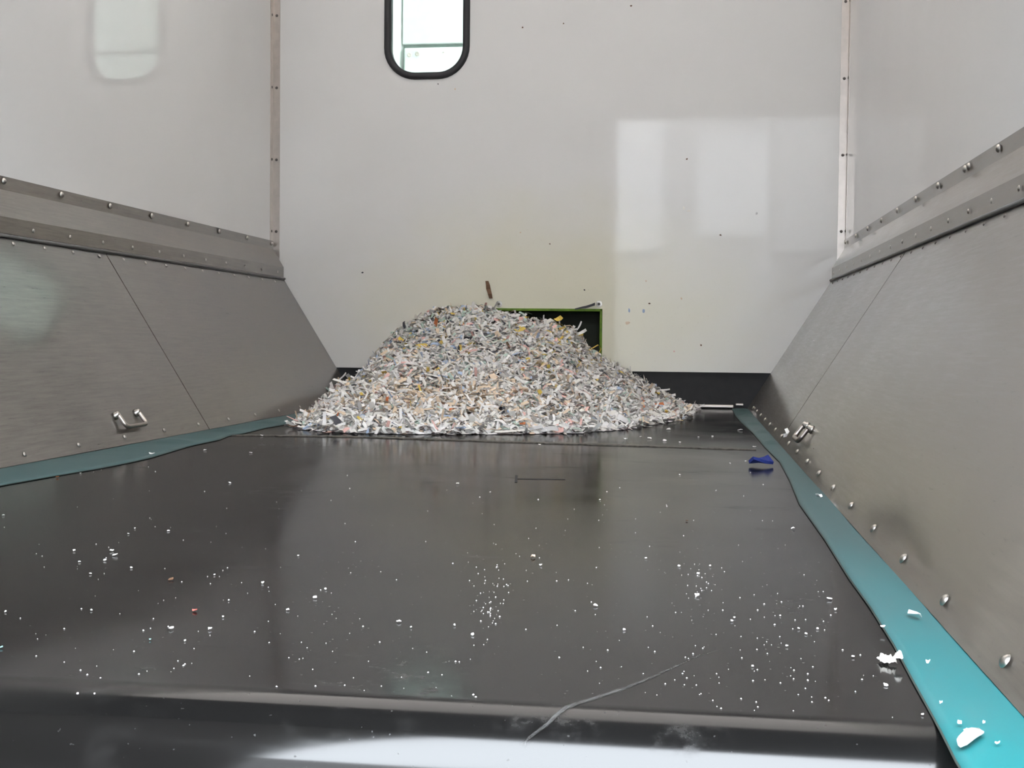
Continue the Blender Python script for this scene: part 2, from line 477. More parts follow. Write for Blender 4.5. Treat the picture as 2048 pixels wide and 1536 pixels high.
# folded flanges on both sides, sloped panels, handles
SIDE = {-1: 'left', 1: 'right'}
for s in (-1, 1):
    fl = root('folded_flange', (s*WX, 2.6, .5),
              'folded steel flange strip riveted along the %s wall above the sloped panel' % SIDE[s], 'metal flange', 'folded steel flanges')
    prof = strip_profile([(s*1.1465, .661), (s*1.1465, .627), (s*1.1015, .553), (s*1.1015, .512)], .003, -s)
    v, f = prism_y(prof, .3, D-.002)
    obj('flange_sheet', v, f, M['flange'], fl)
    ys = [4.92-.2885*k for k in range(16)] if s < 0 else [4.879-.2925*k for k in range(16)]
    if s > 0: ys.append(2.795)
    for y in ys:
        if y > .4:
            o = link('rivet', RV_BIG, fl, Vector((s*1.1435, y, .648))-fl.location); orient(o, (-s, 0, 0))
    for k in range(24):
        y = 4.86-.19*k
        if y > .4:
            o = link('rivet', RV_SMALL, fl, Vector((s*1.0985, y, .530))-fl.location); orient(o, (-s, 0, 0))
    v, f = tube([(s*1.097, .3, .506), (s*1.097, D-.002, .506)], .0045, 8)
    obj('sealing_bead', v, f, M['bead'], fl, True)

    n_in = SN if s < 0 else SNR
    sp_ = root('sloped_panel', (s*.786, 2.6, 0),
               'sloped brushed steel side panel with a grab handle, %s of the belt' % SIDE[s], 'metal panel', 'sloped steel side panels')
    top, bot = Vector((s*1.0985, 0, .500)), Vector((s*.7882, 0, .0035))
    def sheet(y0, y1, lift):
        a, b = top+n_in*lift, bot+n_in*lift
        c, d = a-n_in*.004, b-n_in*.004
        v = [(q.x, y, q.z) for y in (y0, y1) for q in (a, b, d, c)]
        f = [(0, 1, 2, 3), (7, 6, 5, 4), (0, 4, 5, 1), (1, 5, 6, 2), (2, 6, 7, 3), (3, 7, 4, 0)]
        return v, (f if s > 0 else [q[::-1] for q in f])
    ysm = 3.355 if s < 0 else 3.29
    gap = .0025 if s < 0 else .005
    obj('steel_sheet', *sheet(.3, ysm-gap, .0), M['steel'], sp_)
    obj('steel_sheet', *sheet(ysm+gap, D-.004, .0), M['steel'], sp_)
    v, f = sheet(.3, D-.002, -.005); obj('backing_frame', v, f, M['under'], sp_)
    def onp(y, z, lift=.0018):
        # a place on the panel's face at height z
        q_ = bot+(top-bot)*((z-bot.z)/(top.z-bot.z))
        return Vector((q_.x, y, z)) + n_in*lift
    k = 0
    for y in [4.80-.150*q for q in range(30)]:
        if y > .4:
            o = link('rivet', RV_PIN if s > 0 else RV_SMALL, sp_, onp(y, .488)-sp_.location); orient(o, n_in)
    for y in [1.003+.2295*q for q in range(17)]:
        o = link('rivet', RV_MID if s > 0 else RV_SMALL, sp_, onp(y, .020)-sp_.location); orient(o, n_in)
    # grab handle: two bosses and a U shaped bail hanging off them
    y0, y1 = (2.853, 2.967) if s < 0 else (2.842, 2.955)
    hd = root('grab_handle', (0, 0, 0)); hd.parent = sp_; hd['label'] = 'bright steel U shaped grab handle on two bosses'
    hl = onp((y0+y1)/2, .068); hd.location = hl-sp_.location
    for y in (y0, y1):
        c = onp(y, .070)
        v, f = lathe([(.010, -.002), (.010, .003), (.0075, .005), (.0070, .011), (.004, .013)], c, n_in, 14)
        obj('boss', v, f, M['rivet'], hd, True, hl)
    path = []
    A = onp(y0, .070)+n_in*.008; B = onp(y1, .070)+n_in*.008
    drop = Vector((-s*.316, 0, -.505)).normalized()*.038+n_in*.003
    rc = .012
    path.append(A-drop*.1)
    path.append(A)
    for q in range(7):
        a = math.pi/2*q/6
        path.append(A+drop*(1-rc/.038*(1-math.sin(a)))+Vector((0, rc*(1-math.cos(a)), 0)))
    for q in range(7):
        a = math.pi/2*(1-q/6)
        path.append(B+drop*(1-rc/.038*(1-math.sin(a)))-Vector((0, rc*(1-math.cos(a)), 0)))
    path.append(B); path.append(B-drop*.1)
    v, f = tube(path, .0054, 10)
    obj('bail', v, f, M['handle'], hd, True, hl)

# ------------------------------------------------------------------ conveyor belt
RB = .058; YR = .905; BW = .78
cb = root('conveyor_belt', (0, 2.6, 0), 'wide black rubber conveyor belt forming the floor of the box', 'conveyor belt')
pr = [(D+.02, 0.0)]
for k in range(1, 20): pr.append((D+.02-(D+.02-YR)*k/20, 0.0))
for k in range(25):
    a = math.radians(180*k/24)
    pr.append((YR-RB*math.sin(a), -RB*(1-math.cos(a))))
pr.append((D, -2*RB))
v, f = [], []
XS = np.concatenate([[-BW, -BW+.002, -BW+.004], np.linspace(-BW+.02, BW-.02, 9), [BW-.004, BW-.002, BW]])
for y, z in pr: v += [(x, y, z) for x in XS]
nx = len(XS)
for i in range(len(pr)-1):
    for k in range(nx-1):
        f.append((i*nx+k, (i+1)*nx+k, (i+1)*nx+k+1, i*nx+k+1))
bs = obj('belt_surface', v, f, M['belt'], cb, True)
sd = bs.modifiers.new('thickness', 'SOLIDIFY'); sd.thickness = .006; sd.offset = -1; bs.modifiers.new('edges', 'EDGE_SPLIT').split_angle = math.radians(40)
v, f = lathe([(.05, -.77), (RB-.007, -.77), (RB-.007, .77), (.05, .77)], (0, YR, -RB), (1, 0, 0), 32)
obj('drum', v, f, M['rivet'], cb, True)
def ribbon(pts, widths, z, th=.0012):
    """flat raised strip over the belt"""
    v, f = [], []
    for i, q in enumerate(pts):
        a = pts[max(0, i-1)]; b = pts[min(len(pts)-1, i+1)]
        t = (Vector(b)-Vector(a)); t.z = 0; t.normalize(); pn = Vector((-t.y, t.x, 0))*widths[i]/2
        q = Vector((q[0], q[1], z))
        v += [q-pn, q+pn, q+pn+Vector((0, 0, th)), q-pn+Vector((0, 0, th))]
    for i in range(len(pts)-1):
        for k in range(4):
            f.append((i*4+k, i*4+(k+1) % 4, (i+1)*4+(k+1) % 4, (i+1)*4+k))
    f += [(3, 2, 1, 0), tuple(range(len(v)-4, len(v)))]
    return v, f
def fine(pts, n, jit=0.0):
    out = []
    for i in range(len(pts)-1):
        a, b = Vector(pts[i]), Vector(pts[i+1])
        for k in range(n): out.append(a+(b-a)*k/n+Vector((random.uniform(-jit, jit), random.uniform(-jit, jit), 0)))
    out.append(Vector(pts[-1])); return out
sm = fine([on_belt(*q) for q in ((462, 871), (700, 874), (1000, 884), (1300, 893), (1512, 900))], 16, .0035)
v, f = ribbon(sm, [random.uniform(.014, .034) for _ in sm], .0001, .0022)
obj('splice_seam', v, f, M['belt_seam'], cb)
mk = fine([on_belt(1034, 958), on_belt(1130, 959)], 8, .001)
v, f = ribbon(mk, [.009]*len(mk), .0001, .0006); obj('belt_cut', v, f, M['belt_mark'], cb)
mk = [on_belt(1033, 951), on_belt(1032, 965)]
v, f = ribbon(mk, [.005, .005], .0001, .0006); obj('belt_cut', v, f, M['belt_mark'], cb)
mt, nt, p = newmat('pale_dust_streak')
out = nt.nodes['Material Output']
at = N(nt, 'ShaderNodeVertexColor'); at.layer_name = 'Cover'
nz = maprange(nt, noise(nt, coords(nt, (1, 1, 1)), 160, 3, .6), .3, .6, .35, 1)
tr_ = N(nt, 'ShaderNodeBsdfTransparent'); mx = N(nt, 'ShaderNodeMixShader')
p.inputs['Base Color'].default_value = (.09, .087, .084, 1); p.inputs['Roughness'].default_value = .8
nt.links.new(math_(nt, 'MULTIPLY', at.outputs['Color'], nz), mx.inputs[0])
nt.links.new(tr_.outputs[0], mx.inputs[1]); nt.links.new(p.outputs[0], mx.inputs[2]); nt.links.new(mx.outputs[0], out.inputs['Surface'])
M['streak'] = mt
def belt_z(y):
    q = min(1.0, max(0.0, (YR-y)/RB))
    return -RB*(1-math.sqrt(1-q*q))
def cover(o, vals):
    ca = o.data.color_attributes.new('Cover', 'FLOAT_COLOR', 'POINT')
    ca.data.foreach_set('color', np.repeat(np.array(vals, np.float32), 4))
sc_ = fine([on_belt(*q) for q in ((1040, 1436), (1092, 1427), (1120, 1417), (1180, 1400), (1240, 1380), (1300, 1357), (1345, 1336), (1395, 1313), (1450, 1296))], 4, .0003)
n_ = len(sc_); v, f, al = [], [], []
for i, q in enumerate(sc_):
    w = .0045*(1-i/n_)**.8+.0006
    a_ = (.75*(1-i/n_)**.9)*min(1, i/4)
    for k, sg in enumerate((-1, -.3, .3, 1)):
        v.append((q.x-sg*w*.55, q.y+sg*w*.8, belt_z(q.y)+.0004)); al.append(a_ if k in (1, 2) else 0)
for i in range(n_-1):
    for k in range(3): f.append((i*4+k, (i+1)*4+k, (i+1)*4+k+1, i*4+k+1))
cover(obj('scratch', v, f, M['streak'], cb), al)

# teal skirts
SK = {1: [(1918, 1536), (1880, 1460), (1830, 1370), (1790, 1295), (1740, 1215), (1700, 1160), (1650, 1080), (1600, 1010), (1580, 962), (1560, 925), (1530, 895), (1505, 866), (1482, 845)],
      -1: [(0, 973), (100, 955), (200, 938), (255, 927), (300, 917), (340, 905), (380, 893), (440, 880), (456, 873), (485, 868), (530, 857), (590, 846)]}
for s in (-1, 1):
    edge = [(on_belt(*q).y, abs(on_belt(*q).x)) for q in SK[s]]
    e0 = [(.30, edge[0][1]), (edge[0][0]*.8, edge[0][1])] if s > 0 else [(.30, .66), (1.2, .655)]
    edge = e0 + edge + [(edge[-1][0]+.35, edge[-1][1]-.004), (D-.01, edge[-1][1])]
    ey = np.array([q[0] for q in edge]); ex = np.array([q[1] for q in edge])
    ys = np.linspace(.32, D-.012, 150)
    xs = np.interp(ys, ey, ex)
    sk = root('rubber_skirt', (s*.75, 2.6, 0), 'teal rubber sealing strip lying on the belt along the %s panel' % SIDE[s], 'rubber strip', 'teal rubber skirts')
    v, f = [], []
    K = 9
    for j, (y, xi) in enumerate(zip(ys, xs)):
        wav = .0035*(1+math.sin(y*9+s))*(.4+.6*math.sin(y*3.1+1)**2)
        fold = .008*max(0, math.sin(y*17+2))**6 if (s > 0 and y > 3.0) or (s < 0 and y > 2.6) else 0
        # past the drum the strip follows the belt round
        zb = 0.0
        if y < YR:
            q = min(1, (YR-y)/RB); zb = -RB*(1-math.sqrt(max(0, 1-q*q))) if q < 1 else -RB
            zb = max(zb, -.05) if False else 0.0
        for k in range(K):
            u = k/(K-1)
            x = .7960+(xi-.7960)*u
            z = .0022 + wav*math.sin(u*math.pi)*.7 + fold*math.sin(u*math.pi)**2 + zb
            v.append((s*x, y, z))
    for j in range(len(ys)-1):
        for k in range(K-1):
            q = (j*K+k, (j+1)*K+k, (j+1)*K+k+1, j*K+k+1)
            f.append(q[::-1] if s < 0 else q)
    o = obj('strip', v, f, M['teal'], sk, True)
    sd = o.modifiers.new('thickness', 'SOLIDIFY'); sd.thickness = .0016; sd.offset = -1
    v, f = tube([(s*(x-.0005), y, .0012) for y, x in zip(ys, xs)], .0009, 6)
    obj('cut_edge', v, f, M['teal_edge'], sk)

# ------------------------------------------------------------------ chute opening
ct = root('chute_opening', (0, D, CZ0), 'green painted rectangular chute opening in the white wall behind the heap', 'chute')
T = .010
for nm, b in (('frame_plate', (-CH, CH, D-.004, D+.20, CZ1-T, CZ1)), ('frame_plate', (CH-T, CH, D-.004, D+.20, CZ0, CZ1)),
              ('frame_plate', (-CH, -CH+T, D-.004, D+.20, CZ0, CZ1)), ('frame_plate', (-CH, CH, D-.004, D+.20, CZ0, CZ0+T))):
    v, f = boxvf(*b); bevel(obj(nm, v, f, M['green'], ct), .0015)
v, f = boxvf(-CH, CH, D+.20, D+.21, CZ0, CZ1); obj('inner_panel', v, f, M['dark_inside'], ct)
v, f = boxvf(-.05, CH-T, D+.12, D+.14, CZ0, CZ1-.06); obj('inner_flap', v, f, M['dark_inside'], ct)
for x in (998, 1198):
    c = on_back(x, 608)
    wsh = obj('washer', *lathe([(.013, 0), (.013, -.002), (.006, -.0025)], c, (0, 1, 0), 18), M['rivet'], ct)
    v, f = lathe([(.006, -.002), (.006, -.005), (.003, -.006)], c, (0, 1, 0), 6)
    link('bolt_head', mesh('bolt_head', [Vector(q)-ct.location for q in v], f, M['dark_rivet']), wsh)

# ================================================================== the heap of shredded paper
HX = np.array([-.86, -.80, -.745, -.714, -.631, -.548, -.465, -.362, -.255, -.19, -.10, .025, .105, .166, .227, .347, .466, .56, .62])
HZ = np.array([.00, .05, .130, .195, .275, .330,   .38, .395, .398, .372, .360, .330, .305, .235, .185, .125, .053, .006, 0])
TX = np.array([-.86, -.78, -.70, -.645, -.58, -.472, -.372, -.164, .035, .238, .37, .437, .571, .62])
TY = np.array([4.8, 4.45, 4.05, 3.72, 3.49, 3.39, 3.345, 3.36, 3.43, 3.51, 3.70, 3.93, 4.17, 4.6])
YW = D-.012
_lump = [(rng.uniform(-.8, .6), rng.uniform(3.4, 4.9), rng.uniform(.06, .16), rng.uniform(-.018, .022)) for _ in range(60)] + [(-.67, 4.12, .10, .028), (-.62, 3.95, .10, .018)]
def heap(x, y):
    x = np.asarray(x, float); y = np.asarray(y, float)
    H = np.interp(x, HX, HZ); T_ = np.interp(x, TX, TY)
    s = np.clip((YW-y)/(YW-T_), 0, 1.3)
    q = np.clip(1-s, 0, 1); g = .72*q**2.2+.28*q**.55
    h = H*g
    b = np.zeros_like(h)
    for cx, cy, r, a in _lump:
        b += a*np.exp(-((x-cx)**2+(y-cy)**2)/(r*r))
    return np.maximum(0, h + b*np.clip(h/.05, 0, 1))
def grad(x, y, e=.02):
    return (heap(x+e, y)-heap(x-e, y))/(2*e), (heap(x, y+e)-heap(x, y-e))/(2*e)

PAL = np.array([PAPER[k] for k in ('white', 'off-white', 'grey', 'beige', 'light blue', 'yellow', 'pink', 'pale green', 'orange', 'dark', 'brown')])
PALN = ['white', 'off-white', 'grey', 'beige', 'light blue', 'yellow', 'pink', 'pale green', 'orange', 'dark', 'brown']
def colour_index(x, y, z, n):
    """mostly white; beige in the middle of the slope, yellow by the chute, as in the layers of the heap"""
    W = np.tile(np.array([.47, .27, .08, .08, .018, .008, .025, .03, .004, .012, .004]), (n, 1))
    mid = np.exp(-((x+.17)/.28)**2-((y-3.85)/.25)**2)
    W[:, 3] += .6*mid; W[:, 10] += .05*mid
    yel = np.exp(-((x-.05)/.15)**2-((y-4.7)/.2)**2)
    W[:, 5] += .12*yel
    topl = np.exp(-((x+.40)/.2)**2-((y-4.75)/.2)**2)
    W[:, 7] += .2*topl; W[:, 5] += .05*topl; W[:, 9] += .04*topl; W[:, 4] += .05*topl
    rim = np.clip((.06-z)/.06, 0, 1); W[:, 0] += .3*rim
    W /= W.sum(1, keepdims=True)
    return (W.cumsum(1) < rng.random((n, 1))).sum(1).clip(0, 10)

def surface_samples(n):
    xs, ys = [], []
    tot = 0
    while tot < n:
        x = rng.uniform(-.86, .62, n*2); y = rng.uniform(3.33, YW, n*2)
        h = heap(x, y); ok = h > .002
        xs.append(x[ok]); ys.append(y[ok]); tot += ok.sum()
    return np.concatenate(xs)[:n], np.concatenate(ys)[:n]

# underlying mound + loose shreds: one uncountable mass
NS = 26000
gx, gy = 90, 90
X, Y = np.meshgrid(np.linspace(-.86, .62, gx), np.linspace(3.3, YW, gy))
Z = np.maximum(heap(X, Y)-.012, .001)
X = np.maximum(X, -(.776+.626*np.maximum(Z, 0)))
mv = np.stack([X.ravel(), Y.ravel(), Z.ravel()], 1)
mf = []
for j in range(gy-1):
    for i in range(gx-1):
        a = j*gx+i
        if max(Z[j, i], Z[j+1, i], Z[j, i+1], Z[j+1, i+1]) > .0012: mf.append((a, a+1, a+gx+1, a+gx))
x, y = surface_samples(NS)
z = heap(x, y)
dx, dy = grad(x, y)
nrm = np.stack([-dx, -dy, np.ones(NS)], 1)
nrm += rng.normal(0, .36, (NS, 3)); nrm /= np.linalg.norm(nrm, axis=1, keepdims=True)
t = rng.normal(0, 1, (NS, 3)); t[:, 0] *= 1.4; t -= nrm*(t*nrm).sum(1, keepdims=True); t /= np.linalg.norm(t, axis=1, keepdims=True)
b = np.cross(nrm, t)
L = np.clip(rng.lognormal(math.log(.032), .5, NS), .010, .095)
Wd = np.clip(rng.lognormal(math.log(.0095), .40, NS), .003, .022)
curl = rng.normal(0, .22, NS)
tw = rng.normal(0, .5, NS)
cz = z + rng.uniform(-.012, .010, NS)
c = np.stack([x, y, cz], 1)
K = 4
sv = np.zeros((NS, K, 2, 3))
for k in range(K):
    u = k/(K-1)-.5
    p_ = c + t*(u*L)[:, None] + nrm*((curl*L*(u*u*4-.5)))[:, None]
    ang = tw*u
    bb_ = b*np.cos(ang)[:, None]+nrm*np.sin(ang)[:, None]
    taper = 1-.25*abs(u)*2*rng.random(NS)
    sv[:, k, 0] = p_-bb_*(Wd*taper/2)[:, None]
    sv[:, k, 1] = p_+bb_*(Wd*taper/2)[:, None]
sv = sv.reshape(-1, 3)
sv[:, 2] = np.maximum(sv[:, 2], .0015)
sv[:, 1] = np.minimum(sv[:, 1], D-.002)
sv[:, 0] = np.maximum(sv[:, 0], -(.780+.626*sv[:, 2]))
ci = colour_index(x, y, z, NS)
pc_ = PAL[ci]*rng.uniform(.80, 1.06, (NS, 1))
base = len(mv)
idx = np.arange(NS)[:, None]*(2*K)+base
sf = []
for k in range(K-1):
    sf.append(np.concatenate([idx+2*k, idx+2*k+1, idx+2*k+3, idx+2*k+2], 1))
sf = np.concatenate(sf, 0)
allv = np.concatenate([mv, sv]); nf_m = len(mf)
me = bpy.data.meshes.new('shredded_paper_heap')
faces = np.concatenate([np.array(mf), sf])
me.vertices.add(len(allv)); me.vertices.foreach_set('co', allv.ravel())
me.loops.add(faces.size); me.loops.foreach_set('vertex_index', faces.ravel().astype(np.int32))
me.polygons.add(len(faces)); me.polygons.foreach_set('loop_start', (np.arange(len(faces))*4).astype(np.int32))
me.update(calc_edges=True); me.validate()
ca = me.color_attributes.new('Col', 'FLOAT_COLOR', 'POINT')
vc = np.ones((len(allv), 4), np.float32)
vc[:base, :3] = (.36, .35, .34)  # shade of the gaps between shreds put into the mound's colour
vc[base:, :3] = np.repeat(pc_, 2*K, 0)
ca.data.foreach_set('color', vc.ravel())
me.materials.append(M['paper_mix'])
hp = link('shredded_paper_heap', me)
tag(hp, 'large heap of mixed shredded paper piled against the white wall', 'paper heap', kind='stuff')

# larger shreds that can be picked out one by one on the heap
def shred_mesh(L, W, curl, twist, th=.0007, n=4, taper=0.3):
    v, f = [], []
    for k in range(n):
        u = k/(n-1)-.5
        c = Vector((u*L, 0, curl*L*(u*u*4-.33)))
        a = twist*u*2
        bb = Vector((0, math.cos(a), math.sin(a)))*(W/2*(1-taper*abs(u)*2*random.random()))
        nn = Vector((0, -math.sin(a), math.cos(a)))*th/2
        v += [c-bb-nn, c+bb-nn, c+bb+nn, c-bb+nn]
    for i in range(n-1):
        for k in range(4):
            f.append((i*4+k, i*4+(k+1) % 4, (i+1)*4+(k+1) % 4, (i+1)*4+k))
    f += [(3, 2, 1, 0), tuple(range(4*n-4, 4*n))]
    return v, [q[::-1] for q in f]
SHAPES = [(.050, .009, .10, .2), (.070, .008, .15, .5), (.036, .014, .08, .2), (.060, .012, .20, .3), (.040, .007, .3, .6),
          (.085, .009, .12, .3), (.030, .018, .15, .1), (.055, .006, .25, .8)]
_cache = {}
def shred(kind, si, pos, nrm_, ang, name='paper_shred', scale=1.0):
    key = (kind, si)
    if key not in _cache:
        v, f = shred_mesh(*SHAPES[si]); _cache[key] = mesh(name, v, f, M['paper_'+kind])
    o = link(name, _cache[key], None, pos)
    q = Vector((0, 0, 1)).rotation_difference(Vector(nrm_))
    o.rotation_mode = 'QUATERNION'
    from mathutils import Quaternion
    o.rotation_quaternion = q @ Quaternion((0, 0, 1), ang)
    o.scale = (scale,)*3
    return o
NB = 290
x, y = surface_samples(NB)
z = heap(x, y); dx, dy = grad(x, y)
ci = colour_index(x, y, z, NB)
for i in range(NB):
    kind = PALN[ci[i]]
    nr = Vector((-dx[i]+random.gauss(0, .3), -dy[i]+random.gauss(0, .3), 1)).normalized()
    zz = max(.012, z[i]+.008); yy = min(y[i], D-.05)
    si_ = random.randrange(8)
    o = shred(kind, si_, (x[i], yy, zz), nr, random.uniform(0, math.pi))
    if zz < .05: o.rotation_quaternion = Matrix.Rotation(random.uniform(0, 3), 3, 'Z').to_quaternion()
    look = ('straight', 'long narrow', 'short wide', 'broad curved', 'narrow curled', 'very long', 'squarish', 'thin twisted')[si_]
    side = 'left' if x[i] < -.42 else ('middle left' if x[i] < -.17 else ('middle right' if x[i] < .08 else 'right'))
    row = 'foot' if y[i] < 3.65 else ('lower slope' if y[i] < 4.1 else ('upper slope' if y[i] < 4.6 else 'top against the wall'))
    tag(o, '%s %s paper shred, %s of the heap, %s' % (look, kind, side, row), 'paper shred', '%s %s shreds, %s, %s' % (look, kind, side, row))
def heap_point(px, py):
    """first place where the sight line meets the heap"""
    d = ray(px, py).normalized()
    tt = 3.0
    while tt < 5.2:
        q = CAM+d*tt
        if q.y > D-.03 or float(heap(q.x, q.y)) > q.z: return q
        tt += .01
    return q
SPECIAL = [
    ('light blue', 6, (912, 698), .1, 1.4, 'wide light blue paper shred in the middle of the heap'),
    ('light blue', 2, (1040, 726), .2, 1.3, 'light blue paper shred right of the middle of the heap'),
    ('light blue', 6, (924, 620), 1.2, 1.0, 'light blue paper shred near the top of the heap'),
    ('yellow', 6, (1116, 641), .9, 1.2, 'orange yellow paper scrap in front of the chute opening'),
    ('yellow', 2, (1122, 660), .6, 1.0, 'yellow paper shred below the chute opening'),
    ('yellow', 2, (960, 628), .5, .8, 'yellow paper shred at the top of the heap beside the dark strip'),
    ('dark', 1, (886, 651), -.6, .9, 'dark blue grey plastic strip on the upper left of the heap'),
    ('dark', 0, (868, 690), .7, 1.1, 'black strip on the left slope of the heap'),
    ('white', 5, (700, 768), -.25, 1.4, 'long white paper strip sticking out on the left of the heap'),
    ('white', 3, (884, 797), .4, 1.2, 'broad white paper shred in the lower middle of the heap'),
    ('white', 3, (1318, 838), .2, 1.3, 'long white strip at the right foot of the heap'),
    ('orange', 2, (822, 790), -.7, .9, 'orange paper shred on the lower left of the heap'),
    ('orange', 2, (1040, 852), .1, .9, 'rust orange paper shred at the front foot of the heap'),
    ('pink', 6, (1115, 864), .1, 1.1, 'pink paper shred at the front foot of the heap'),
    ('grey', 5, (1045, 860), .05, 1.3, 'long grey paper strip along the front foot of the heap'),
    ('white', 3, (1300, 795), 1.4, 1.3, 'upright white paper strip on the right side of the heap'),
]
for kind, si, px, ang, sc_k, lab in SPECIAL:
    q = heap_point(*px)
    gx_, gy_ = grad(q.x, q.y)
    nr = Vector((-float(gx_), -float(gy_)-.6, 1)).normalized()
    o = shred(kind, si, q+nr*.008, nr, ang, scale=sc_k)
    tag(o, lab, 'paper shred', 'standout shreds on the heap')
# shreds sticking up against the sky line of the heap
for px, ang, si, lab in (((1160, 648), 1.1, 4, 'thin white shred sticking up in front of the dark chute opening'),
                         ((1330, 775), .1, 4, 'white shred sticking out at the right edge of the heap'),
                         ((1166, 660), .5, 2, 'short white shred leaning out of the heap before the chute opening'),
                         ((690, 748), .8, 4, 'small curled shred standing up before the black kick plate')):
    q = heap_point(px[0], px[1]+4); q.y -= .03
    v, f = shred_mesh(SHAPES[si][0], SHAPES[si][1], .1, .3)
    o = link('paper_shred', mesh('paper_shred', v, f, M['paper_white']), None, q)
    o.rotation_euler = (math.radians(70), -ang, 0)
    tag(o, lab, 'paper shred', 'standout shreds on the heap')

# ------------------------------------------------------------------ loose scraps
def scrap_mesh(w, h, th, seed, crumple=0.0, n=7, star=.25):
    r = random.Random(seed)
    ring = []
    for k in range(n):
        a = 2*math.pi*k/n+r.uniform(-.25, .25)
        q = 1-r.random()*star*2
        ring.append((w/2*q*math.cos(a), h/2*q*math.sin(a), crumple*r.uniform(0, 1)))
    v = [(0, 0, crumple*.6+th)]+[(x, y, z+th) for x, y, z in ring]+[(x, y, z) for x, y, z in ring]+[(0, 0, crumple*.5)]
    f = []
    for k in range(n):
        j = (k+1) % n
        f += [(0, 1+k, 1+j), (1+k, 1+n+k, 1+n+j, 1+j), (2*n+1, 1+n+j, 1+n+k)]
    return v, f
def scrap(name, pos, w, h, kind, seed, label, cat, group, normal=(0, 0, 1), crumple=None, ang=None, th=.0008, star=.25):
    cr = min(w, h)*.25 if crumple is None else crumple
    v, f = scrap_mesh(w, h, th, seed, cr, star=star)
    o = link(name, mesh(name, v, f, M['paper_'+kind]), None, pos)
    orient(o, normal)
    from mathutils import Quaternion
    o.rotation_quaternion = o.rotation_quaternion @ Quaternion((0, 0, 1), random.uniform(0, 3) if ang is None else ang)
    return tag(o, label, cat, group)
def px_size(p): return (Vector(p)-CAM).dot(fwd)/FPX       # metres per photograph pixel at a place

W_LABEL = {  # the ones that stand out
    (304, 909): 'white paper scrap beside the left teal strip', (460, 966): 'white paper scrap on the belt left of the seam shine',
    (224, 1102): 'upper white scrap of the cluster on the left of the belt', (230, 1111): 'lower white scrap of the cluster on the left of the belt',
    (342, 1160): 'brown paper curl on the left of the belt', (389, 1222): 'red paper scrap on the left of the belt',
    (342, 1258): 'largest white scrap on the left front of the belt', (419, 1259): 'white scrap right of the largest left front scrap',
    (797, 1244): 'white scrap in the middle front of the belt', (630, 1196): 'flat white scrap left of the middle of the belt',
    (1586, 1058): 'white paper curl near the right edge of the belt', (1066, 1115): 'grey brown paper curl in the middle of the belt',
    (1394, 1192): 'white scrap below the sprinkle of specks right of centre', (1191, 1212): 'white bar shaped scrap right of the middle of the belt',
    (1660, 1199): 'white oval scrap beside the right teal strip', (1772, 1371): 'white scrap on the front right of the belt',
    (1299, 878): 'largest white scrap before the right foot of the heap', (1329, 882): 'white scrap right of the largest one before the heap',
    (1251, 879): 'white scrap left of the largest one before the heap', (1337, 860): 'thin white scrap close to the right foot of the heap',
    (1481, 861): 'curled white scrap at the far right corner of the belt', (1509, 895): 'white crumb right on the belt seam end',
    (524, 872): 'white scrap at the left end of the belt seam', (115, 955): 'orange scrap below the left teal strip',
    (2, 1296): 'teal blue scrap at the left edge of the belt'}
